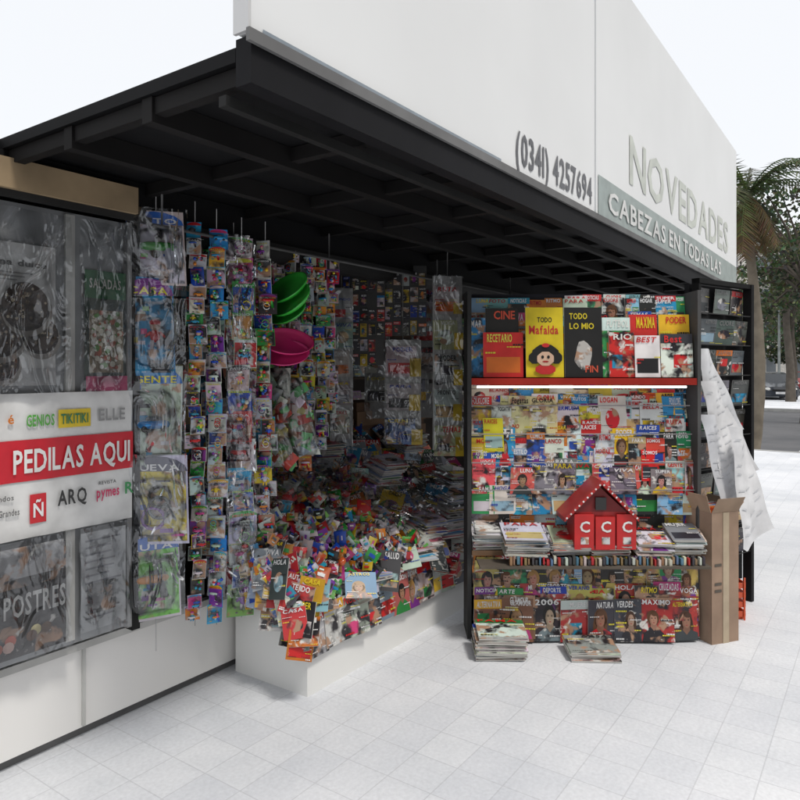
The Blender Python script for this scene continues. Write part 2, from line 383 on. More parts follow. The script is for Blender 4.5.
for i in range(9): disc(b, R.uniform(1.24,1.5), R.uniform(.51,.57), .022, 2.769-.0004*i, jit(R.choice([(.7,.6,.4),(.5,.1,.05),(.15,.06,.03)]),.2), PRINT, 10)
rect(b, 1.2, 1.54, .78, .90, 2.765, (.45,.45,.46), PIC)
rect(b, 1.62, 1.83, .48, .9, 2.775, (.42,.43,.44)); 
for k in range(12): rect(b, 1.64, 1.64+R.uniform(.1,.17), .86-.03*k, .868-.03*k, 2.773, (.2,.2,.22))
rect(b, 1.65, 1.78, .55, .68, 2.771, (.2,.2,.2), PIC)
b.build('magazine_display', door)
b = B()
for (u0,u1,z0,z1) in ((1.12,1.56,.46,.93),(1.6,1.83,.46,.93),(1.12,1.56,1.5,2.22),(1.6,1.83,1.5,2.22)):
    b.grid(lambda s,t: K(u0+(u1-u0)*s, 2.742+.007*math.sin(s*17+t*9)+.004*math.sin(s*5-t*21)+R.uniform(-.001,.001), z0+(z1-z0)*t), 14, 16, (1,1,1), FILM)
b.build('plastic_sleeves', door)

# ================================================================== HANGING TOY STRIPS
BR = [(.6,.015,.02),(.015,.08,.5),(.7,.5,.02),(.03,.34,.05),(.6,.06,.26),(.02,.32,.55),(.68,.22,.02),(.22,.04,.34),(.7,.7,.7),(.03,.03,.03),(.2,.5,.12),(.55,.57,.6),(.65,.65,.63),(.08,.08,.09)]
def toy(b, c, s, r, n, k=None, c1=None):
    ax = (r, -n, Z); k = R.randint(0, 4) if k is None else k; c1 = jit(c1 or R.choice(BR)); c2 = jit(R.choice(BR)); c3 = jit(R.choice(BR))
    if k == 0:   # figure
        b.ell(c+Z*s*.25, s*.16, s*.12, s*.16, (.5,.3,.2), TOY, 8, 6, ax); b.ell(c+Z*s*.33, s*.17, s*.13, s*.12, c1, TOY, 8, 6, ax)
        b.ell(c-Z*s*.04, s*.15, s*.1, s*.2, c2, TOY, 8, 6, ax)
        for sg in (-1, 1):
            b.tube([c+r*sg*s*.12+Z*s*.06, c+r*sg*s*.28-Z*s*.08], [s*.05,s*.04], c2, TOY, 6); b.tube([c+r*sg*s*.07-Z*s*.18, c+r*sg*s*.1-Z*s*.42], [s*.065,s*.05], c3, TOY, 6)
    elif k == 1: # car
        b.ell(c-Z*s*.02, s*.38, s*.14, s*.11, c1, TOY, 10, 6, ax, pw=.6); b.ell(c+Z*s*.09, s*.2, s*.11, s*.1, (.1,.12,.15), TOY, 8, 6, ax, pw=.7)
        for sg in (-1,1): b.ell(c+r*sg*s*.22-Z*s*.12+n*s*.1, s*.08, s*.05, s*.08, (.02,.02,.02), TOY, 8, 6, ax)
    elif k == 2: # balls
        for i in range(7): b.ell(c+r*R.uniform(-.28,.28)*s+Z*R.uniform(-.35,.35)*s, s*.13, s*.1, s*.13, jit(R.choice(BR)), TOY, 8, 6, ax)
    elif k == 3: # pistol / tool
        b.ell(c+Z*s*.14, s*.36, s*.07, s*.09, c1, TOY, 8, 6, ax, pw=.6); b.tube([c+r*s*.18+Z*s*.1, c+r*s*.26-Z*s*.3], [s*.08,s*.09], c2, TOY, 6); b.ell(c-r*s*.05, s*.1, s*.05, s*.1, c3, TOY, 8, 6, ax)
    else:        # rings / loops
        for i in range(3):
            cc = c+r*R.uniform(-.1,.1)*s+Z*(.2-.2*i)*s; rr = s*.2
            b.tube([cc+r*(math.cos(t*.5236)*rr)+Z*(math.sin(t*.5236)*rr) for t in range(13)], [s*.035]*13, jit(c1 if i == 0 else R.choice(BR)), TOY, 6)
def blister(b, tl, r, w, h, col, k=None, tc=None):
    n = r.cross(Z).normalized(); o = tl - Z*h; up = (Z+r*R.uniform(-.07,.07)).normalized()
    tone = R.choice([col, col, (.5,.52,.55), (.65,.65,.64)])
    def q4(x0,y0,x1,y1,l,c,m=PRINT): b.poly([o+r*w*x0+up*h*y0+n*l, o+r*w*x1+up*h*y0+n*l, o+r*w*x1+up*h*y1+n*l, o+r*w*x0+up*h*y1+n*l], c, m)
    b.obox(o-n*.002, r*w, up*h, n*.002, jit(tone), PRINT)
    q4(.03,.03,.97,.82,.001,jit(tone if R.random()<.6 else R.choice(BR),.2),PIC)
    hc = jit(R.choice([col, R.choice(BR)])); pts = [o+r*(w*(.5+.5*math.cos(math.pi*i/8)))+up*(h*(.82+.17*math.sin(math.pi*i/8)))+n*.002 for i in range(9)]
    b.poly(pts, hc, PRINT)
    text(b, R.choice(WORDS), o+r*w*.1+up*h*.83, r, up, h*.07, R.choice([(.8,.8,.8),(.8,.7,.03),(.7,.02,.02)]), width=w*.8, off=.004)
    for q in range(7):
        a = R.uniform(.05,.75); z = R.uniform(.03,.78); ww=R.uniform(.06,.22); q4(a,z,a+ww,z+R.uniform(.02,.06),.003+.0003*q,jit(R.choice(BR)))
    for q in range(1 if w > .2 else R.choice([1,2])):
        c = o+r*w*R.uniform(.4,.6)+up*h*(.42 if w > .2 else R.uniform(.25,.6))+n*.02
        toy(b, c, min(w, h)*R.uniform(.7,.95), r, n, k, tc)
    if w > .12: b.ell(c-n*.014, w*.44, .04, h*.34, (1,1,1), BLIS, 12, 8, (r, -n, Z), half=True, pw=.55)
def strip(cx, cy, ztop, zbot, w, h, yaw=0.0, cols=None, name='toy_card_strip', toys=None, film=False):
    b = B(); r = rot(X, yaw); n = r.cross(Z).normalized(); c = Vector((cx, cy, 0))
    z = ztop; i = 0
    b.tube([c+Z*(ztop+.1), c+Z*zbot-n*.004], [.002,.002], (.5,.5,.5), PAINT, 5)
    while z-h*.6 > zbot:
        hh = h*R.uniform(.75,1.1); rr = rot(r, R.uniform(-.45,.45)); ww = w*R.uniform(.8,1.15)
        tl = c - rr*ww*.5 + Z*z + n*(.004+.014*(i % 2))+r*R.uniform(-.018,.018)
        t = toys[i % len(toys)] if toys else (None, None)
        blister(b, tl, rr, ww, hh, (cols[i % len(cols)] if cols else R.choice(BR)), t[0], t[1])
        z -= hh*.9; i += 1
    if film:
        zz = ztop
        while zz-.25 > zbot:
            L = R.uniform(.3,.45); a = R.uniform(-.12,.12)
            b.grid(lambda s,t: c + rot(r,a)*(w*1.1*(s-.5)) + n*(.065+.014*math.sin(s*5+t*4)+.006*math.sin(s*19-t*9)) + Z*(zz-L*t), 10, 10, (1,1,1), FILM)
            zz -= L*1.02
    return b.build(name)
BLUEG = [(.03,.13,.5),(.02,.26,.5),(.04,.16,.5),(.1,.1,.12)]
strip(-1.12, 3.18, 2.32, .30, .27, .42, .12, BLUEG, toys=[(3,(.1,.55,.1)),(0,(.65,.03,.03)),(1,(.03,.3,.65)),(4,(.02,.02,.02)),(3,(.75,.3,.02))], film=True)
strip(-.985, 3.33, 2.30, .36, .075, .085, .3)
strip(-.90, 3.40, 2.28, .34, .085, .10, .1, [(.03,.25,.7),(.05,.4,.7),(.55,.57,.6)])
strip(-.80, 3.50, 2.26, .34, .13, .15, .2, film=True)
strip(-.70, 3.60, 2.26, .40, .09, .10, .1)
strip(-.86, 3.58, 2.25, .4, .07, .08, .0)
strip(-.95, 3.52, 2.28, .4, .10, .12, .1)
strip(-.78, 3.72, 2.25, .5, .10, .11, .0)
strip(-.80, 4.05, 2.3, .9, .11, .12, .1)
strip(-.71, 4.15, 2.3, .9, .08, .09, .1)
strip(-.64, 4.10, 2.3, 1.05, .075, .085, 0)
strip(-.56, 4.15, 2.3, 1.0, .075, .09, .1)
strip(-.48, 4.2, 2.28, 1.1, .075, .085, .1)
strip(-.42, 4.25, 2.28, 1.3, .07, .08, .1)
strip(-.62, 4.5, 2.3, 1.0, .14, .13, .1)

# frisbees
def dish(b, c, axis, r, col):
    a = axis.cross(Z).normalized(); q = axis.cross(a); prof = [(0,.0),(.55,.0),(.62,.02),(.8,.04),(.93,.09),(1,.17),(1.06,.17),(1.0,.08),(.9,.0),(.6,-.03),(0,-.03)]
    pts=[]; fs=[]; k=28
    for (pr, ph) in prof:
        for i in range(k):
            t=2*math.pi*i/k; pts.append(c + a*(pr*r*math.cos(t)) + q*(pr*r*.72*math.sin(t)) + axis*(ph*r))
    for j in range(len(prof)-1):
        for i in range(k): fs.append((j*k+i,(j+1)*k+i,(j+1)*k+(i+1)%k,j*k+(i+1)%k))
    b.mesh(pts, fs, col, TOY, True)
b = B()
dish(b, Vector((-.60,3.74,2.02)), Vector((-.55,-.55,.65)).normalized(), .15, (.06,.6,.07)); dish(b, Vector((-.57,3.70,1.95)), Vector((-.6,-.5,.6)).normalized(), .15, (.05,.5,.06)); dish(b, Vector((-.60,3.72,1.90)), Vector((-.45,-.6,.55)).normalized(), .13, (.04,.4,.05))
b.tube([Vector((-.58,3.8,2.05)), Vector((-.58,3.85,2.25))],[.003,.003],(.5,.5,.5),PAINT,5)
b.build('frisbee_stack')
b = B()
dish(b, Vector((-.61,3.72,1.73)), Vector((.3,-.6,.7)).normalized(), .14, (.75,.03,.2)); dish(b, Vector((-.62,3.70,1.67)), Vector((.1,-.65,.65)).normalized(), .13, (.7,.04,.22))
b.tube([Vector((-.62,3.8,1.7)), Vector((-.6,3.85,1.95))],[.003,.003],(.5,.5,.5),PAINT,5)
b.build('frisbee_stack')
# bagged toys
b = B()
for (cx, z1, z0, w, cy) in ((-.70,1.60,1.30,.22,3.80),(-.52,1.56,1.12,.16,3.84),(-.66,1.36,1.06,.2,3.78)):
    o = Vector((cx-w/2, cy, z0)); r = rot(X, R.uniform(-.3,.3)); up=(Z+X*R.uniform(-.3,.1)).normalized()
    b.obox(o, r*w, up*(z1-z0), Y*.003, (.62,.65,.58), PIC)
    for i in range(26):
        a=r*R.uniform(-1,1)+up*R.uniform(-1,1); a.normalize(); p=o+r*R.uniform(.12,.88)*w+up*R.uniform(.08,.85)*(z1-z0)-Y*R.uniform(.005,.03)
        b.grid(lambda s,t: p+a*((s-.5)*.09)+a.cross(Y)*((t-.5)*.05)-Y*(.012*math.sin(s*5+i)), 4, 2, jit(R.choice([(.7,.7,.68),(.72,.72,.7),(.1,.4,.12),(.6,.6,.62),(.5,.08,.06),(.6,.5,.15)])), R.choice([PRINT,PIC,TOY]))
    b.ell(o+r*w*.5+up*(z1-z0)*.5, w*.52, .045, (z1-z0)*.52, (1,1,1), FILM, 14, 9, (r, Y, up), half=True, pw=.5)
b.build('bagged_toy')

# ================================================================== INTERIOR HANGING STRIPS (cards, comics)
def pocket_strip(cx, cy, ztop, zbot, w, cols, ph=.24, labels=None, small=False, name='magazine_pocket_strip', yaw=0):
    b = B(); r = rot(X, yaw); n = r.cross(Z).normalized(); o = Vector((cx,cy,0))-r*w/2
    b.obox(o+Z*zbot, r*w, Z*(ztop-zbot), -n*.004, (.04,.04,.04) if small else (.40,.40,.39), PRINT)
    b.tube([Vector((cx,cy,ztop))-n*.002, Vector((cx,cy,2.42))], [.003,.003], (.3,.3,.3), PAINT, 5)
    z = ztop-.02; i = 0
    while z-ph > zbot-.05:
        if small:
            k = max(2, int(w/.06)); cw = w/k
            for j in range(k):
                if R.random() < .1: continue
                cover(b, o+r*(j*cw+.004)+Z*(z-ph*R.uniform(.9,1.05))+n*.006, rot(r,R.uniform(-.2,.2)), Z, cw*R.uniform(.75,.95), ph*R.uniform(.7,.9), kind=R.choice(['shape','pic','pic']), bg=R.choice([(.03,.03,.04)]*4+[(.4,.02,.02),(.02,.05,.3),(.5,.35,.03),(.4,.4,.4)]), thick=.002)
        else:
            cover(b, o+r*(w*.04)+Z*(z-ph)+n*.008, rot(r,R.uniform(-.12,.12)), (Z-X*R.uniform(-.08,.08)).normalized(), w*R.uniform(.82,.94), ph*R.uniform(.75,.93), bg=cols[i % len(cols)], thick=.004, kind=R.choice(['text','pic','shape']))
            if labels: b.obox(o+r*w*R.uniform(.66,.76)+Z*(z-ph)+n*.04, r*w*.3, Z*ph*R.uniform(.3,.55), n*.002, labels, PRINT)
        z -= ph; i += 1
    if not small:
        b.grid(lambda s,t: o+r*(w*s)+Z*(zbot+(ztop-zbot)*t)+n*(.055+.012*math.sin(t*26+s*3)), 6, 24, (1,1,1), FILM)
    return b.build(name)
GREY = [(.45,.45,.46),(.38,.41,.44),(.52,.51,.48),(.3,.31,.33)]
pocket_strip(-.41, 4.85, 2.16, .95, .16, GREY, .2, yaw=.15)
pocket_strip(-.255, 4.9, 2.37, 1.62, .30, None, .105, small=True, name='sticker_card_rack')
pocket_strip(.04, 4.95, 2.33, 1.83, .30, [(.5,.1,.05),(.1,.2,.4)], .12, small=True, name='sticker_card_rack')
pocket_strip(.02, 4.92, 1.80, 1.08, .26, [(.5,.51,.51),(.54,.56,.56),(.1,.22,.4)], .24, labels=(.6,.42,.02), yaw=-.1)
pocket_strip(.335, 4.9, 2.25, 1.02, .21, [(.45,.45,.43),(.5,.45,.3),(.38,.4,.43)], .25, labels=(.6,.42,.02), yaw=.1)
pocket_strip(-.18, 5.5, 2.3, 1.2, .2, GREY+[(.5,.1,.1)], .24)
pocket_strip(.2, 5.6, 2.3, 1.2, .22, GREY, .24)

# ================================================================== COUNTER + MAGAZINE PILE
b = B()
b.kbox(2.5, 4.8, 2.3, 2.81, 0.0, .36, (.78,.78,.76), WHITE)
b.kbox(2.5, 4.8, 2.842, 3.45, .445, .62, (.1,.06,.04), MATTE)
for i in range(8):
    w0 = 2.34+i*.14; b.kbox(2.47, 4.8, w0, w0+.012, .33+i*.085 if w0 < 2.8 else .6, .42+i*.08, (.1,.07,.05), MATTE)
b.kbox(2.5, 4.8, 2.31, 2.81, .362, .38, (.2,.2,.2), PAINT)
b.build('display_counter')
b = B()
for u0,z0,hh,ww in ((4.2,.95,.38,.5),(4.75,.95,.35,.4),(3.7,.95,.25,.4)):
    b.kbox(u0,u0+ww,3.35,3.68,z0-.28,z0+hh,(.13,.07,.04),MATTE)
    for q in range(4): b.kbox(u0-.01,u0+ww+.01,3.335,3.348,z0-.25+q*.15,z0-.14+q*.15,(.2,.12,.07),MATTE)
b.build('wooden_crate')
b = B()
MIX = [tuple(c*.85 for c in p) for p in PAL] + [(.6,.59,.58)]*3 + [(.5,.03,.03)]*2 + [(.04,.13,.38)]*2 + [(.25,.25,.26)]*5 + [(.06,.06,.07)]*5
for i in range(9):
    w0 = 2.30+i*.135; z0 = .36+i*.083; u = 2.42+R.uniform(0,.05)
    while u < 4.75:
        ww = R.uniform(.09,.17); hh = R.uniform(.13,.24)
        r = rot(U, R.uniform(-1.1,-.05) if R.random()<.75 else R.uniform(-.2,.7)); back = r.cross(Z)*-1
        up = (Z*.85 + back*R.uniform(.35,1.3) + r*R.uniform(-.5,.4)).normalized(); r2 = (r - up*r.dot(up)).normalized()
        cover(b, K(u, w0+R.uniform(-.05,.04), z0+R.uniform(-.02,.07)), r2, up, ww, hh, bg=R.choice(MIX), thick=.004, kind=R.choice(['pic','pic','shape','text','face']))
        u += ww*R.uniform(.3,.6)
for i in range(60):
    w0 = R.uniform(2.28,2.95); z0 = R.uniform(.22,.44)+(w0-2.3)*.6
    r = rot(X, R.uniform(-.6,.5)); up=(Z+Y*R.uniform(.1,.8)+X*R.uniform(-.4,.3)).normalized(); r2=(r-up*r.dot(up)).normalized()
    cover(b, K(2.42-R.uniform(0,.08), w0, z0), r2, up, R.uniform(.08,.16), R.uniform(.1,.2), bg=R.choice(MIX), thick=.004, kind=R.choice(['pic','pic','shape','text']))
u = 2.48
while u < 4.6:
    ww=R.uniform(.13,.19); cover(b, K(u,2.27,.19+R.uniform(0,.015)), rot(U,R.uniform(-.15,.05)), (Z+W*.12).normalized(), ww, .22, bg=R.choice([(.4,.4,.42),(.25,.27,.3),(.5,.5,.5),(.1,.1,.12),(.4,.1,.1)]), thick=.004); u += ww*.85
for (u0,w0,z0,cnt,dr) in ((3.35,2.25,.47,14,.03),(3.75,2.3,.52,18,.028),(4.1,2.5,.66,14,.03),(3.0,2.28,.44,8,.03),(3.6,2.7,.84,10,.03),(4.2,2.9,.98,10,.03),(3.3,3.0,.98,10,.03)):
    for j in range(cnt):
        r = rot(U, R.uniform(-.2,.2)-.4); f = rot(W, -.4+R.uniform(-.1,.1))
        up = (f+Z*.15).normalized()
        cover(b, K(u0+j*dr*.9, w0+.01*j, z0+j*.011), r, up, .17, .24, bg=R.choice([(.62,.6,.66),(.5,.5,.6),(.55,.53,.58),(.45,.1,.14),(.18,.27,.45)]), thick=.008)
b.build('magazine_pile')
# small sweet / sticker packets heaped on the near end
b = B()
CP = BR + [(.5,.5,.52)]*3 + [(.5,.03,.03),(.55,.1,.02),(.1,.1,.12)]
for i in range(1100):
    u = 2.40+1.15*R.random()**1.3; w = R.uniform(2.28,3.25)
    z = .45+(w-2.3)*.60+R.uniform(0,.14)*(1 if u>2.5 else .5)
    a = Vector((R.gauss(0,1),R.gauss(0,1)*.4,R.gauss(0,.7))).normalized(); q = a.cross(Vector((R.gauss(0,.5),-1,R.gauss(.5,.4)))).normalized(); nn = a.cross(q)
    if nn.y > 0: nn = -nn
    s = R.uniform(.02,.042); hgt = s*R.uniform(.6,1.4); bu = s*R.uniform(.1,.35); o = K(u,w,z); ph = R.uniform(0,6)
    col = tuple(c*.85 for c in jit(R.choice(CP)))
    if R.random() < .12:
        b.ell(o, s*.7, s*.5, s*.6, col, TOY, 8, 6, (a,q,nn)); continue
    # crimped pouch with a bulging belly
    b.grid(lambda x,y: o+a*((x-.5)*2*s)+q*((y-.5)*2*hgt*(1-.12*math.sin(math.pi*x)))+nn*(bu*math.sin(math.pi*x)*math.sin(math.pi*y)+.002*math.sin(x*14+ph)), 5, 4, col, R.choice([PIC,PIC,PRINT,TOY]))
    c2 = jit(R.choice(CP)); l = bu+.002
    b.poly([o+a*(x*s)+q*(y*hgt)+nn*l for x,y in ((-.5,.0),(.5,.05),(.45,.45),(-.45,.4))], c2)
    b.poly([o+a*(x*s)+q*(y*hgt)+nn*l for x,y in ((-.4,-.5),(.2,-.5),(.2,-.3),(-.4,-.3))], jit(R.choice(CP)))
b.build('candy_packet_heap')
b = B()
for k in range(6):
    u0 = R.uniform(2.5,4.0); w0=R.uniform(2.3,2.7); zz=.66+(w0-2.3)*.62
    b.grid(lambda s,t: K(u0+.42*s, w0+.3*t, zz+.18*t+.012*math.sin(s*13+t*5)), 10, 8, (1,1,1), FILM)
b.build('plastic_wrap')

# ================================================================== MAGAZINE RACK (opened wing, faces the walkway)
rack = empty('magazine_rack')
XL, XR, YR = .41, 1.765, 4.15
def bx(b, x0,x1,y0,y1,z0,z1,col,mat=PAINT): b.obox(Vector((x0,y0,z0)), X*(x1-x0), Y*(y1-y0), Z*(z1-z0), col, mat)
b = B()
bx(b, XL-.01, XR+.01, YR+.17, YR+.20, .0, 2.06, (.04,.04,.05))
bx(b, XL-.012, XL+.012, YR-.06, YR+.168, .0, 2.06, (.05,.05,.05)); bx(b, XR-.008, XR+.012, YR-.06, YR+.168, 0, 2.06, (.1,.1,.1))
bx(b, XL+.013, XR-.009, YR-.05, YR+.168, 1.505, 1.535, (.3,.02,.015))
bx(b, XL+.013, XR-.009, YR-.09, YR+.168, .50, .53, (.2,.12,.07), MATTE)
bx(b, XL+.013, XR-.009, YR-.055, YR-.05, 1.50, 1.54, (.4,.03,.02))
bx(b, XL+.013, XR-.009, YR+.08, YR+.168, 1.84, 1.855, (.2,.2,.2))
for z,y in ((1.36,.10),(1.19,.07),(1.02,.05),(.86,.03),(.28,.02),(.01,-.04)):
    bx(b, XL+.013, XR-.009, YR+y-.02, YR+.168, z-.012, z-.002, (.1,.1,.1))
    b.tube([Vector((XL+.013,YR+y-.05,z+.012)), Vector((XR-.009,YR+y-.05,z+.012))], [.004,.004], (.3,.3,.3), TOY, 6)
b.build('frame', rack)
b = B()
def row(z, y, hmin, hmax, wmin, wmax, over=.95, titles=None, bgs=None, lean=.12, kinds=None):
    x = XL+.02; i = 0
    while x < XR-.05:
        w = R.uniform(wmin,wmax); h = R.uniform(hmin,hmax)
        if x+w > XR-.01: w = XR-.01-x
        up = (Z+Y*lean*R.uniform(.5,1.5)+X*R.uniform(-.06,.06)).normalized()
        bgc = R.choice(bgs) if bgs else None; kd = R.choice(kinds) if kinds else None; tt = titles[i%len(titles)] if titles else R.choice(WORDS)
        rr = rot(X,R.uniform(-.1,.1)); k = 2 if R.random() < .35 else 1
        for q in range(k):
            cover(b, Vector((x+.012*q, YR+y+R.uniform(-.008,.008)+.012*q, z+R.uniform(0,.008)+.02*q)), rr, up, w, h, title=tt, bg=bgc, kind=kd, thick=.008)
        x += w*over*R.uniform(.85,1.05); i += 1
VIV = [(.65,.02,.02),(.02,.28,.55),(.75,.55,.02),(.72,.72,.7),(.7,.7,.68),(.02,.02,.02),(.03,.28,.1),(.02,.08,.42),(.25,.5,.62),(.7,.22,.02)]
row(1.86, .11, .16, .19, .09, .15, .98, bgs=VIV)
row(1.72, .07, .18, .22, .10, .15, .98, bgs=VIV)
def sp(x, w, h, bg, title, ink, kind, y=.0, z=1.545):
    cover(b, Vector((x,YR+y,z)), X, (Z+Y*.08).normalized(), w, h, title, bg, kind, ink, .012)
sp(.50,.24,.27,(.6,.03,.03),"RECETARIO",(.8,.75,.1),'text',.0); sp(.42,.10,.36,(.03,.25,.5),"MAR",(.8,.8,.8),'pic',.04)
sp(.52,.2,.42,(.02,.02,.02),"CINE",(.75,.1,.05),'text',.035)
bo = Vector((.752,YR-.022,1.545)); bup=(Z+Y*.08).normalized()
b.obox(bo+Y*.001, X*.225, bup*.42, Y*.012, (.6,.59,.55), PRINT)
b.poly([bo, bo+X*.225, bo+X*.225+bup*.42, bo+bup*.42], (.78,.60,.02), PRINT)
text(b, "TODO", bo+X*.07+bup*.33, X, bup, .03, (.02,.02,.02), width=.09); text(b, "Mafalda", bo+X*.02+bup*.26, X, bup, .05, (.6,.03,.03), width=.18)
bo = Vector((.985,YR-.022,1.545))
b.obox(bo+Y*.001, X*.225, bup*.42, Y*.012, (.6,.59,.55), PRINT)
b.poly([bo, bo+X*.225, bo+X*.225+bup*.42, bo+bup*.42], (.015,.015,.015), PRINT)
text(b, "TODO", bo+X*.03+bup*.35, X, bup, .035, (.75,.6,.03), width=.11); text(b, "LO MIO", bo+X*.03+bup*.29, X, bup, .035, (.75,.6,.03), width=.15)
b.poly([bo+X*(.11+.05*math.cos(.5*i)*(1+.2*math.sin(i*2)))+bup*(.13+.09*math.sin(.5*i))-Y*.002 for i in range(12)], (.5,.48,.45), PIC)
text(b, "FIN", bo+X*.12+bup*.03, X, bup, .04, (.65,.1,.05), width=.08)
sp(1.215,.17,.36,(.05,.3,.1),"FUTBOL",(.75,.75,.7),'pic',.0); sp(1.25,.15,.27,(.55,.03,.03),"RIO",(.75,.75,.7),'pic',-.02)
sp(1.385,.17,.38,(.62,.03,.03),"MAXIMA",(.78,.6,.03),'text',.02); sp(1.40,.15,.25,(.75,.72,.7),"BEST",(.6,.03,.03),'text',-.03)
sp(1.565,.185,.38,(.78,.55,.03),"PODER",(.6,.03,.03),'text',.02); sp(1.555,.19,.26,(.78,.76,.72),"Best",(.65,.03,.03),'pic',-.03)
def edisc(cx,cz,rx,rz,y,col): b.poly([Vector((cx+rx*math.cos(.3927*i)*(1+.06*(i%2)),y,cz+rz*math.sin(.3927*i)*(1+.06*(i%2)))) for i in range(16)],col,PRINT)
for (a1,a2,a3,a4,a5,a6) in ((.865,1.68,.08,.06,.024,(.015,.015,.015)),(.80,1.66,.035,.035,.025,(.015,.015,.015)),(.93,1.66,.035,.035,.025,(.015,.015,.015)),(.865,1.655,.05,.042,.028,(.72,.48,.34)),(.847,1.665,.008,.010,.030,(.01,.01,.01)),(.882,1.665,.008,.010,.030,(.01,.01,.01)),(.865,1.638,.018,.005,.030,(.4,.02,.02)),(.865,1.592,.06,.03,.0265,(.6,.03,.03)),(.865,1.735,.022,.012,.031,(.6,.03,.03))):
    edisc(a1,a2,a3,a4,YR-a5-.004,a6)
LIGHT = [(.35,.55,.65),(.72,.72,.7),(.72,.72,.7),(.7,.6,.3),(.04,.25,.55),(.65,.06,.04),(.75,.5,.03)]
row(1.36, .10, .11,.15, .10,.17, .95, bgs=[(.3,.55,.7),(.74,.74,.72),(.7,.68,.5),(.04,.3,.6),(.72,.55,.05)], kinds=['text','shape','pic'])
row(1.29, .085, .13,.16, .09,.13, .9, bgs=LIGHT)
row(1.19, .06, .17,.24, .11,.18, .93, bgs=LIGHT, titles=["FOLKLORE","FOGATA","Fogatas","GLORIA","BERMUDA","MODA","LOGAN","TURISMO","BELLA"], kinds=['text','text','pic','shape','pic'])
row(1.09, .045, .16,.22, .09,.15, .85, bgs=VIV, kinds=['pic','text','shape'])
row(1.01, .03, .16,.22, .10,.17, .9, bgs=VIV+LIGHT, kinds=['face','pic','text','pic'])
row(.92, .02, .15,.20, .09,.14, .85, bgs=VIV+LIGHT, kinds=['pic','text'])
row(.84, .0, .15,.21, .10,.16, .92, bgs=[(.7,.1,.1),(.78,.78,.76),(.2,.2,.22),(.4,.6,.7),(.1,.3,.5)], kinds=['face','pic','pic'])
row(.72, .0, .15,.2, .11,.17, .88, bgs=VIV, kinds=['pic','text'])
row(.55, .03, .20,.25, .12,.18, .88, bgs=VIV)
row(.33, -.06, .15,.18, .14,.18, .95, bgs=VIV+[(.6,.45,.15)]*3, kinds=['face','pic','pic'])
row(.26, -.075, .19,.21, .14,.18, .98, bgs=[(.03,.03,.03),(.5,.4,.1),(.4,.05,.04),(.6,.6,.58)], kinds=['face','pic'])
row(.12, -.10, .18,.22, .14,.18, .9, bgs=[(.03,.03,.03),(.5,.4,.1),(.4,.05,.04),(.3,.12,.05)], kinds=['face','pic','pic'])
row(.01, -.13, .22,.25, .15,.19, .98, bgs=[(.03,.025,.025),(.4,.03,.03),(.3,.08,.05),(.05,.05,.06),(.6,.55,.4),(.2,.1,.06)], kinds=['face','face','pic'], titles=["ALTERNATIVA","GLAMOUR","2006","MUJERES","NATURA","VERDES","MAXIMO"])
b.build('magazines', rack)
b = B()
for (x0,cnt,y0,ex) in ((.43,14,-.10,.17),(.60,12,-.22,.24),(.86,9,-.2,.22),(1.10,8,-.2,.22),(1.36,8,-.2,.2),(1.56,11,-.2,.18)):
    for j in range(cnt):
        r = rot(X, R.uniform(-.14,.14)); f=(rot(Y,R.uniform(-.14,.14))+Z*.28).normalized()
        cover(b, Vector((x0+R.uniform(-.015,.015), YR+y0+R.uniform(-.015,.015), .535+j*.0085)), r, f, ex, .2, bg=R.choice([(.66,.66,.68),(.55,.57,.62),(.6,.55,.45),(.5,.1,.1),(.2,.2,.22)]), thick=.0065)
for (x0,cnt,z0) in ((.42,16,.0),(.93,6,.0)):
    for j in range(cnt):
        cover(b, Vector((x0+R.uniform(-.012,.012), YR-.38+R.uniform(-.01,.01), z0+.01+j*.0085)), rot(X,R.uniform(-.08,.08)), (Y+Z*.1).normalized(), .27, .2, bg=R.choice([(.7,.7,.7),(.5,.55,.5),(.55,.4,.4),(.3,.3,.3)]), thick=.007)
x = .62
while x < 1.72:
    b.obox(Vector((x,YR-.235+R.uniform(-.01,.01),.485+R.uniform(-.006,.006))), X*R.uniform(.008,.016), Y*.03, Z*R.uniform(.03,.05), jit(R.choice([(.5,.03,.03),(.6,.6,.55),(.3,.2,.1),(.1,.2,.3),(.05,.05,.05)])), PRINT); x += .021
b.obox(Vector((.45,YR-.26,.47)), X*1.3, Y*.17, Z*.012, (.12,.1,.08), MATTE)
b.build('magazine_stacks', rack)
m, nt, p = new_mat('lamp_tube'); p.inputs['Emission Color'].default_value=(1,.97,.9,1); p.inputs['Emission Strength'].default_value=2
b = B(); b.tube([Vector((XL+.05,YR-.0,1.487)), Vector((XR-.05,YR-.0,1.487))],[.007,.007],(1,1,1),0,10); b.build('lamp_tube', rack, [m])

# toy house
b = B(); hx, hy, hz = 1.14, YR-.17, .56; rd=(.42,.02,.018)
bx(b, hx-.15,hx+.15,hy-.03,hy+.13,hz,hz+.22,(.42,.02,.02),PRINT)
b.mesh([Vector((hx-.15,hy-.03,hz+.22)),Vector((hx+.15,hy-.03,hz+.22)),Vector((hx,hy-.03,hz+.36)),Vector((hx-.15,hy+.13,hz+.22)),Vector((hx+.15,hy+.13,hz+.22)),Vector((hx,hy+.13,hz+.36))],[(0,1,2),(3,5,4)],(.2,.01,.01),PRINT)
for sg in (-1,1):
    a = Vector((hx+sg*.21,hy-.07,hz+.17)); t = Vector((hx,hy-.07,hz+.38)); d=(t-a)
    b.obox(a, d, Y*.22, Vector((0,0,.022)), rd, PRINT)
    for i in range(9): 
        c=a+d*(i+.5)/9+Z*.011-Y*.003; b.poly([c+X*.006*math.cos(j)+Z*.006*math.sin(j) for j in range(6)],(.8,.8,.78),PRINT)
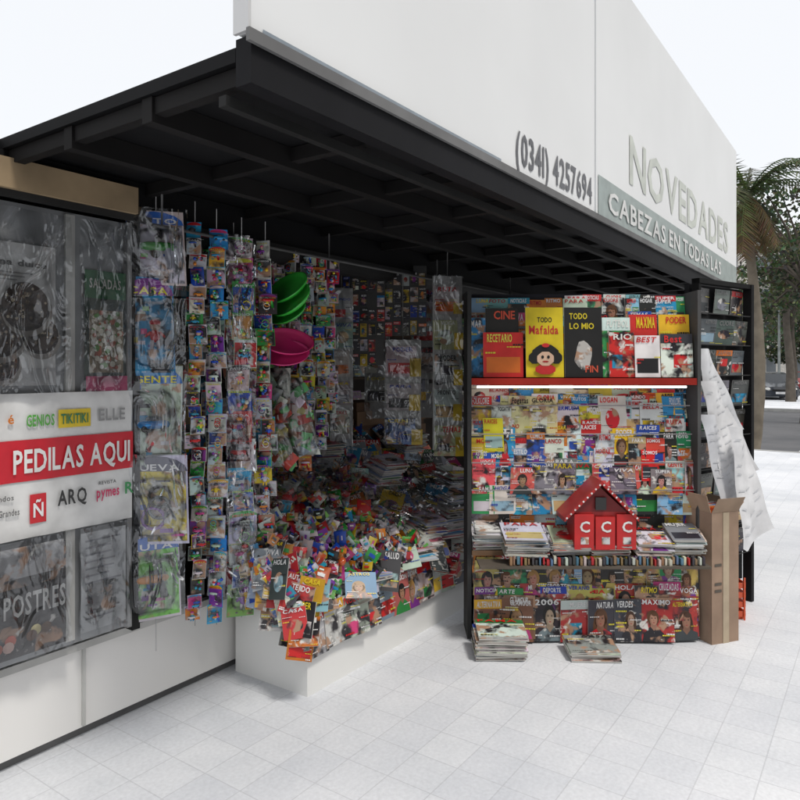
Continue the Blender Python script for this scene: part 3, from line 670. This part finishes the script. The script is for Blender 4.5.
for i,xx in enumerate((-.15,-.03,.09)):
    o = Vector((hx+xx,hy-.05,hz+.01)); bx(b, o.x, o.x+.11, o.y, o.y+.012, o.z, o.z+.2-.015*(i%2), (.55,.02,.02), PRINT)
    text(b, "C", o+X*.03+Z*.1, X, Z, .06, (.8,.8,.78), off=.003); b.obox(o+X*.035+Z*.03-Y*.002, X*.045, Z*.04, Y*.002, (.6,.6,.6), PIC)
b.obox(Vector((hx-.03,hy-.05,hz+.235)),X*.06,Y*.015,Z*.07,(.03,.03,.03),PRINT)
b.build('toy_house')

# ================================================================== POSTCARD STAND behind + newspapers + box
b = B()
A = Vector((1.86,4.42,0)); C = Vector((2.39,4.80,0)); r=(C-A).normalized(); L=(C-A).length; n=r.cross(Z)
b.obox(A-n*.02+Z*.14, r*L, Z*2.0, -n*.03, (.02,.02,.022), PAINT)
b.obox(A+Z*.05, r*.025, Z*2.12, n*.05, (.012,.012,.012), PAINT); b.obox(A+r*(L-.03)+Z*.0, r*.035, Z*2.17, n*.06, (.012,.012,.013), PAINT)
b.obox(A+Z*2.14, r*L, Z*.03, n*.055, (.012,.012,.012), PAINT)
for i in range(9):
    z=.35+i*.2
    b.tube([A+Z*z+n*.05, A+r*L+Z*z+n*.05],[.004,.004],(.05,.05,.05),PAINT,5)
    for j in range(3):
        cover(b, A+r*(.03+j*L/3.2)+Z*(z+.003)+n*.01, rot(r,R.uniform(-.15,.15)), (Z-n*-.1+r*R.uniform(-.08,.08)).normalized(), L/3.6, .165, bg=R.choice([(.10,.11,.12),(.16,.17,.18),(.24,.24,.25),(.05,.05,.05)]), kind=R.choice(['pic','shape','text']), ink=(.2,.2,.2), thick=.003)
b.obox(A+r*.02, r*.04, Z*.14, -n*.04,(.02,.02,.02),PAINT)
b.build('postcard_stand')
def sheet(b, top, r, w, h, lean, col, curl):
    n=r.cross(Z).normalized()
    def P(s,t): return top + r*(w*(s-.5)*(.45+.6*t)+lean*t*h) - Z*(t*h*(1-.2*abs(s-.2))) + n*(curl*math.sin(s*4+t*2)+.06*t+.012*math.sin(t*9+s*3))
    b.grid(P, 12, 12, col, PRINT)
    for k in range(12):
        t=.1+.07*k
        for q in range(3):
            s0=.08+.3*q; s1=s0+R.uniform(.15,.25)
            if R.random()<.45: continue
            b.poly([P(s0,t)+n*.006,P(s1,t)+n*.006,P(s1,t+.012)+n*.006,P(s0,t+.012)+n*.006],(.6,.61,.63),PRINT)
b=B()
r0=rot(X,.35)
sheet(b, Vector((1.88,4.30,1.72)), r0, .26,.60,.24,(.70,.71,.73),.02)
sheet(b, Vector((1.90,4.25,1.52)), r0, .34,.66,.26,(.76,.76,.77),.03)
sheet(b, Vector((1.87,4.20,1.32)), r0, .32,.64,.30,(.68,.69,.72),.03)
sheet(b, Vector((2.02,4.16,1.25)), r0, .28,.74,.14,(.76,.76,.77),.03)
b.build('hanging_newspaper')
b=B()
rb=rot(X,.35); fb=rot(Y,.35); o=Vector((1.80,4.0,.0)); cb=(.36,.25,.18); h=.76
b.obox(o, rb*.20, fb*.004, Z*h, cb, MATTE); b.obox(o+fb*.30, rb*.20, fb*.004, Z*h, cb, MATTE)
b.obox(o+fb*.006, rb*.004, fb*.292, Z*h, cb, MATTE); b.obox(o+rb*.196+fb*.006, rb*.004, fb*.292, Z*h, cb, MATTE)
b.obox(o+Z*.002+rb*.005+fb*.006, rb*.19, fb*.29, Z*.5, (.3,.22,.14), MATTE)
b.obox(o+Z*(h+.001), rb*.20, (Z*.09-fb*.05), fb*.004, (.42,.3,.21), MATTE)
b.obox(o+Z*(h+.001)+rb*.20+fb*.01, fb*.28, (Z*.05+rb*.05), rb*.004, (.42,.3,.21), MATTE)
b.obox(o+Z*(h+.001)+fb*.01, fb*.28, (Z*.1-rb*.03), rb*.004, (.42,.3,.21), MATTE)
b.obox(o-fb*.002+rb*.08, rb*.045, -fb*.0015, Z*h, (.45,.36,.25), PRINT)
for z in (.3,.34,.45): b.obox(o-fb*.002+rb*.02+Z*z, rb*.05, -fb*.001, Z*.015, (.1,.08,.06), PRINT)
for i in range(7): cover(b, o+rb*.01+fb*(.04+.035*i)+Z*.55, rb, (Z+fb*.1).normalized(), .17, .24, thick=.02)
b.build('cardboard_box')
b=B()
for i in range(4):
    bx(b,2.04,2.19,4.40,4.41,.02+.06*i,.055+.06*i,(.6,.08,.02),TOY); bx(b,2.193,2.20,4.41,4.7,.02+.06*i,.055+.06*i,(.6,.08,.02),TOY); bx(b,2.03,2.037,4.41,4.7,.02+.06*i,.055+.06*i,(.6,.08,.02),TOY)
for xx in (2.04,2.18): bx(b,xx,xx+.01,4.392,4.398,0,.27,(.6,.08,.02),TOY)
bx(b,2.04,2.19,4.415,4.7,.0,.018,(.6,.08,.02),TOY)
b.build('plastic_crate')

# ================================================================== BACKGROUND
def leafmass(b, centers, cnt, size, cols):
    for (c, rx, rz) in centers:
        for i in range(cnt):
            d = Vector((R.gauss(0,1),R.gauss(0,1),R.gauss(0,1))).normalized()*(R.random()**.4)
            p = c+Vector((d.x*rx,d.y*rx,d.z*rz)); s=size*R.uniform(.5,1.3)
            a=Vector((R.uniform(-1,1),R.uniform(-1,1),R.uniform(-1,1))).normalized(); q=a.cross(Vector((R.random(),R.random(),R.random()))).normalized()
            b.poly([p-a*s,p-q*s*.45,p+a*s,p+q*s*.45], jit(cols[0] if d.z>0 else R.choice(cols),.35), MATTE)
def tree(x, y, h, cr, n=16, cnt=150, size=.12, cols=((.12,.15,.08),(.06,.08,.045),(.14,.16,.10)), low=.52):
    b=B(); base=Vector((x,y,-.12)); top=Vector((x+R.uniform(-.3,.3),y,h*.55)); bk=(.10,.085,.07)
    b.tube([base,base.lerp(top,.3)+X*.06,base.lerp(top,.7)-X*.05,top],[h*.026,h*.02,h*.016,h*.013],bk,MATTE,9)
    cs=[]
    for i in range(n):
        a=R.uniform(0,6.28); rr=cr*R.uniform(.2,1); zz=h*(low+(.97-low)*R.random())
        e=Vector((x+rr*math.cos(a),y+rr*math.sin(a),zz)); mid=top.lerp(e,.5)+Z*.03*h
        b.tube([top-Z*R.uniform(0,h*.1),mid,e],[h*.009,h*.005,h*.002],bk,MATTE,6); cs.append((e,cr*R.uniform(.22,.38),cr*R.uniform(.16,.26)))
    leafmass(b,cs,cnt,size,cols)
    return b.build('tree')
tree(12.6,21.5,7.6,2.5,24,150,.10, low=.4)
tree(18.6,33,9.5,3.2,22,140,.15, low=.4)
tree(25,44,9.5,3.8,20,140,.17, low=.4)
tree(27.5,62,9,4.6,20,150,.22,low=.3)
tree(36,60,9,4.8,20,150,.22,low=.3)
tree(33,64,8,4.5,20,150,.22,low=.3)
def palm(x,y,h):
    b=B(); pts=[Vector((x+.12*math.sin(i*.35),y,-.12+(h+.12)*i/14)) for i in range(15)]
    b.tube(pts,[.12-.003*i+(.010 if i%2 else 0) for i in range(15)],(.2,.17,.13),MATTE,10)
    c=pts[-1]
    for i in range(50):
        a=R.uniform(0,6.28); dead=i>32; el=R.uniform(-1.2,-.5) if dead else R.uniform(-.2,1.2); Lf=R.uniform(1.5,2.1)*(0.7 if dead else 1)
        col=(.17,.12,.06) if dead else jit((.07,.10,.04),.3)
        d=Vector((math.cos(a)*math.cos(el),math.sin(a)*math.cos(el),math.sin(el))); p=c.copy(); P=[p.copy()]
        for k in range(9):
            p=p+d*Lf/9; d=(d+Vector((0,0,-.19))).normalized(); P.append(p.copy())
        b.tube(P,[.018-.0015*k for k in range(10)],col,MATTE,5)
        for k in range(1,10):
            for m in range(3):
                q=P[k-1].lerp(P[k],m/3); dd=(P[k]-P[k-1]).normalized(); sd=dd.cross(Z).normalized()
                for sg in (-1,1):
                    ll=.34*math.sin(math.pi*min(.95,(k+m/3)/10.5))+.08
                    e=q+sd*sg*ll*.8+dd*ll*.45-Z*ll*R.uniform(.2,.6)
                    b.poly([q,q+dd*.035,e],jit(col,.25),MATTE)
    b.build('palm_tree')
palm(7.3,14.3,5.15)
def building(name,x0,x1,y0,y1,h,col,floors,bays,place=None):
    e=empty(name); b=B()
    bx(b,x0,x1,y0,y1,-.12,h,col,MATTE); bx(b,x0-.2,x1+.2,y0-.3,y1,h+.002,h+.5,tuple(c*.9 for c in col),MATTE); b.build('walls',e)
    b=B(); fh=h/floors; bw=(x1-x0)/bays
    for f in range(floors):
        bx(b,x0-.05,x1+.05,y0-.12,y0-.003,f*fh-.03,f*fh+.1,tuple(c*.85 for c in col),MATTE)
        for k in range(bays):
            cx=x0+bw*(k+.5); w=bw*.28; z0=f*fh+(.9 if f else .2); z1=f*fh+fh*.8
            bx(b,cx-w,cx+w,y0-.04,y0-.004,z0,z1,(.6,.59,.56),MATTE)
            bx(b,cx-w+.1,cx-.04,y0-.06,y0-.042,z0+.1,z1-.1,(.12,.14,.16),TOY); bx(b,cx+.04,cx+w-.1,y0-.06,y0-.042,z0+.1,z1-.1,(.12,.14,.16),TOY)
            if f: 
                bx(b,cx-w-.2,cx+w+.2,y0-.9,y0-.122,f*fh+.102,f*fh+.2,tuple(c*.9 for c in col),MATTE)
                for q in range(12): xx=cx-w-.18+q*(2*w+.34)/11; bx(b,xx,xx+.03,y0-.88,y0-.85,f*fh+.2,f*fh+1.05,(.2,.2,.2),PAINT)
                bx(b,cx-w-.2,cx+w+.2,y0-.9,y0-.84,f*fh+1.052,f*fh+1.1,(.2,.2,.2),PAINT)
    b.build('windows_and_balconies',e)
    if place: e.location, e.rotation_euler = place
building('apartment_building',24,52,72,86,14,(.7,.68,.64),4,7)
building('stone_building',54,80,66,80,18,(.62,.58,.52),5,6)
building('corner_building',4,22,80,95,12,(.6,.58,.54),4,5)
# unseen buildings added across the street, behind the viewpoint, to block low sky light
building('terrace_sky_blocker',-14,14,0,10,14,(.4,.37,.33),4,8,(K(0,-16,0),(0,0,math.radians(235))))
building('brick_sky_blocker',-14,14,0,10,11,(.34,.24,.19),3,8,(K(-29,-16,0),(0,0,math.radians(235))))
def car(x,y,yaw,col):
    e=empty('parked_car'); f=rot(-Y,yaw); s=rot(X,yaw); c=Vector((x,y,-.12)); b=B()
    st=[(2.1,.35,.62,.62,.72,.5),(2.0,.28,.78,.78,.84,.6),(1.2,.25,.92,.95,.87,.66),(.85,.25,.95,1.02,.87,.66),(.25,.25,.96,1.42,.88,.6),(-.4,.25,.97,1.47,.88,.6),(-1.2,.25,.98,1.40,.88,.58),(-1.75,.28,.97,1.05,.86,.6),(-2.05,.3,.88,.9,.82,.6),(-2.12,.4,.65,.66,.74,.6)]
    P=[]
    for (l,z0,zs,zr,hw,hr) in st:
        for (xx,zz) in ((-hw*.92,z0),(-hw,(z0+zs)*.5),(-hw*.96,zs),(-hr,zr-.03),(-hr*.6,zr),(hr*.6,zr),(hr,zr-.03),(hw*.96,zs),(hw,(z0+zs)*.5),(hw*.92,z0)): P.append(c+f*l+s*xx+Z*zz)
    gl=(.015,.02,.025)
    for k in range(len(st)-1):
        for i in range(10):
            fc=(k*10+i,k*10+(i+1)%10,(k+1)*10+(i+1)%10,(k+1)*10+i)
            g=(i in (2,6) and 2<k<7) or (i in (3,4,5) and k in (3,6)) 
            b.mesh([P[q] for q in fc],[(0,1,2,3)],gl if g else col,TOY,False)
    b.mesh(P[:10],[tuple(range(10))],col,TOY); b.mesh(P[-10:],[tuple(range(9,-1,-1))],col,TOY)
    for sg in (-1,1):
        b.ell(c+f*2.03+s*sg*.6+Z*.66,.15,.07,.08,(.75,.75,.72),TOY,10,6,(s,f,Z)); b.ell(c-f*2.08+s*sg*.62+Z*.72,.12,.05,.08,(.5,.02,.02),TOY,10,6,(s,f,Z))
        b.ell(c+f*.75+s*sg*.98+Z*1.0,.09,.06,.07,col,TOY,8,6,(s,f,Z))
    b.obox(c+f*2.11-s*.25+Z*.42,s*.5,Z*.11,f*.02,(.75,.75,.75),PRINT); b.obox(c+f*2.09-s*.4+Z*.56,s*.8,Z*.09,f*.02,(.02,.02,.02),TOY)
    b.build('body',e); b=B()
    for l in (1.3,-1.3):
        for sg in (-1,1):
            w=c+f*l+s*sg*.74+Z*.31; b.tube([w-s*.1,w+s*.1],[.31,.31],(.02,.02,.02),MATTE,18); b.tube([w+s*sg*.102,w+s*sg*.115],[.19,.17],(.45,.45,.46),TOY,12)
    b.build('wheels',e)
car(19.6,36.5,-.3,(.03,.035,.045)); car(24.6,45.5,-.35,(.35,.36,.38)); car(28.5,49,-.4,(.3,.03,.03))
b=B(); p=K(47,5.2,0)
b.tube([p-Z*.12,p+Z*6,p+Z*6.6+X*.8,p+Z*6.7+X*1.6],[.09,.06,.045,.04],(.2,.22,.22),PAINT,10); b.ell(p+Z*6.66+X*1.9,.4,.15,.09,(.5,.5,.48),PAINT,12,8)
b.build('street_lamp')

# ================================================================== LIGHT / WORLD / CAMERA
w=bpy.data.worlds.new('World'); scene.world=w; w.use_nodes=True; nt=w.node_tree; bg=nt.nodes['Background']
el, az = math.radians(60), math.radians(140)
sk=N(nt,'ShaderNodeTexSky',sky_type='NISHITA'); sk.sun_disc=False; sk.sun_elevation=el; sk.sun_rotation=az; sk.dust_density=4; sk.altitude=50
mx=N(nt,'ShaderNodeMixRGB',blend_type='MIX',Fac=.78); mx.inputs[2].default_value=(9.5,9.6,9.7,1)
nt.links.new(sk.outputs[0],mx.inputs[1]); nt.links.new(mx.outputs[0],bg.inputs['Color']); bg.inputs['Strength'].default_value=.12
ld=bpy.data.lights.new('sun','SUN'); ld.energy=2.0; ld.angle=math.radians(10); ld.color=(1,.96,.9)
lo=bpy.data.objects.new('sun',ld); scene.collection.objects.link(lo)
sd=Vector((math.sin(az)*math.cos(el),math.cos(az)*math.cos(el),math.sin(el)))
lo.rotation_euler=sd.to_track_quat('Z','Y').to_euler()
cd=bpy.data.cameras.new('camera'); co=bpy.data.objects.new('camera',cd); scene.collection.objects.link(co)
co.location=(0,0,1.6); co.rotation_euler=(math.radians(90),0,0); cd.sensor_width=36; cd.lens=36*693/800
cd.shift_y=-32/800; cd.clip_end=1000; cd.clip_start=.05
scene.camera=co
print('verts', sum(len(o.data.vertices) for o in bpy.data.objects if o.type=='MESH'))
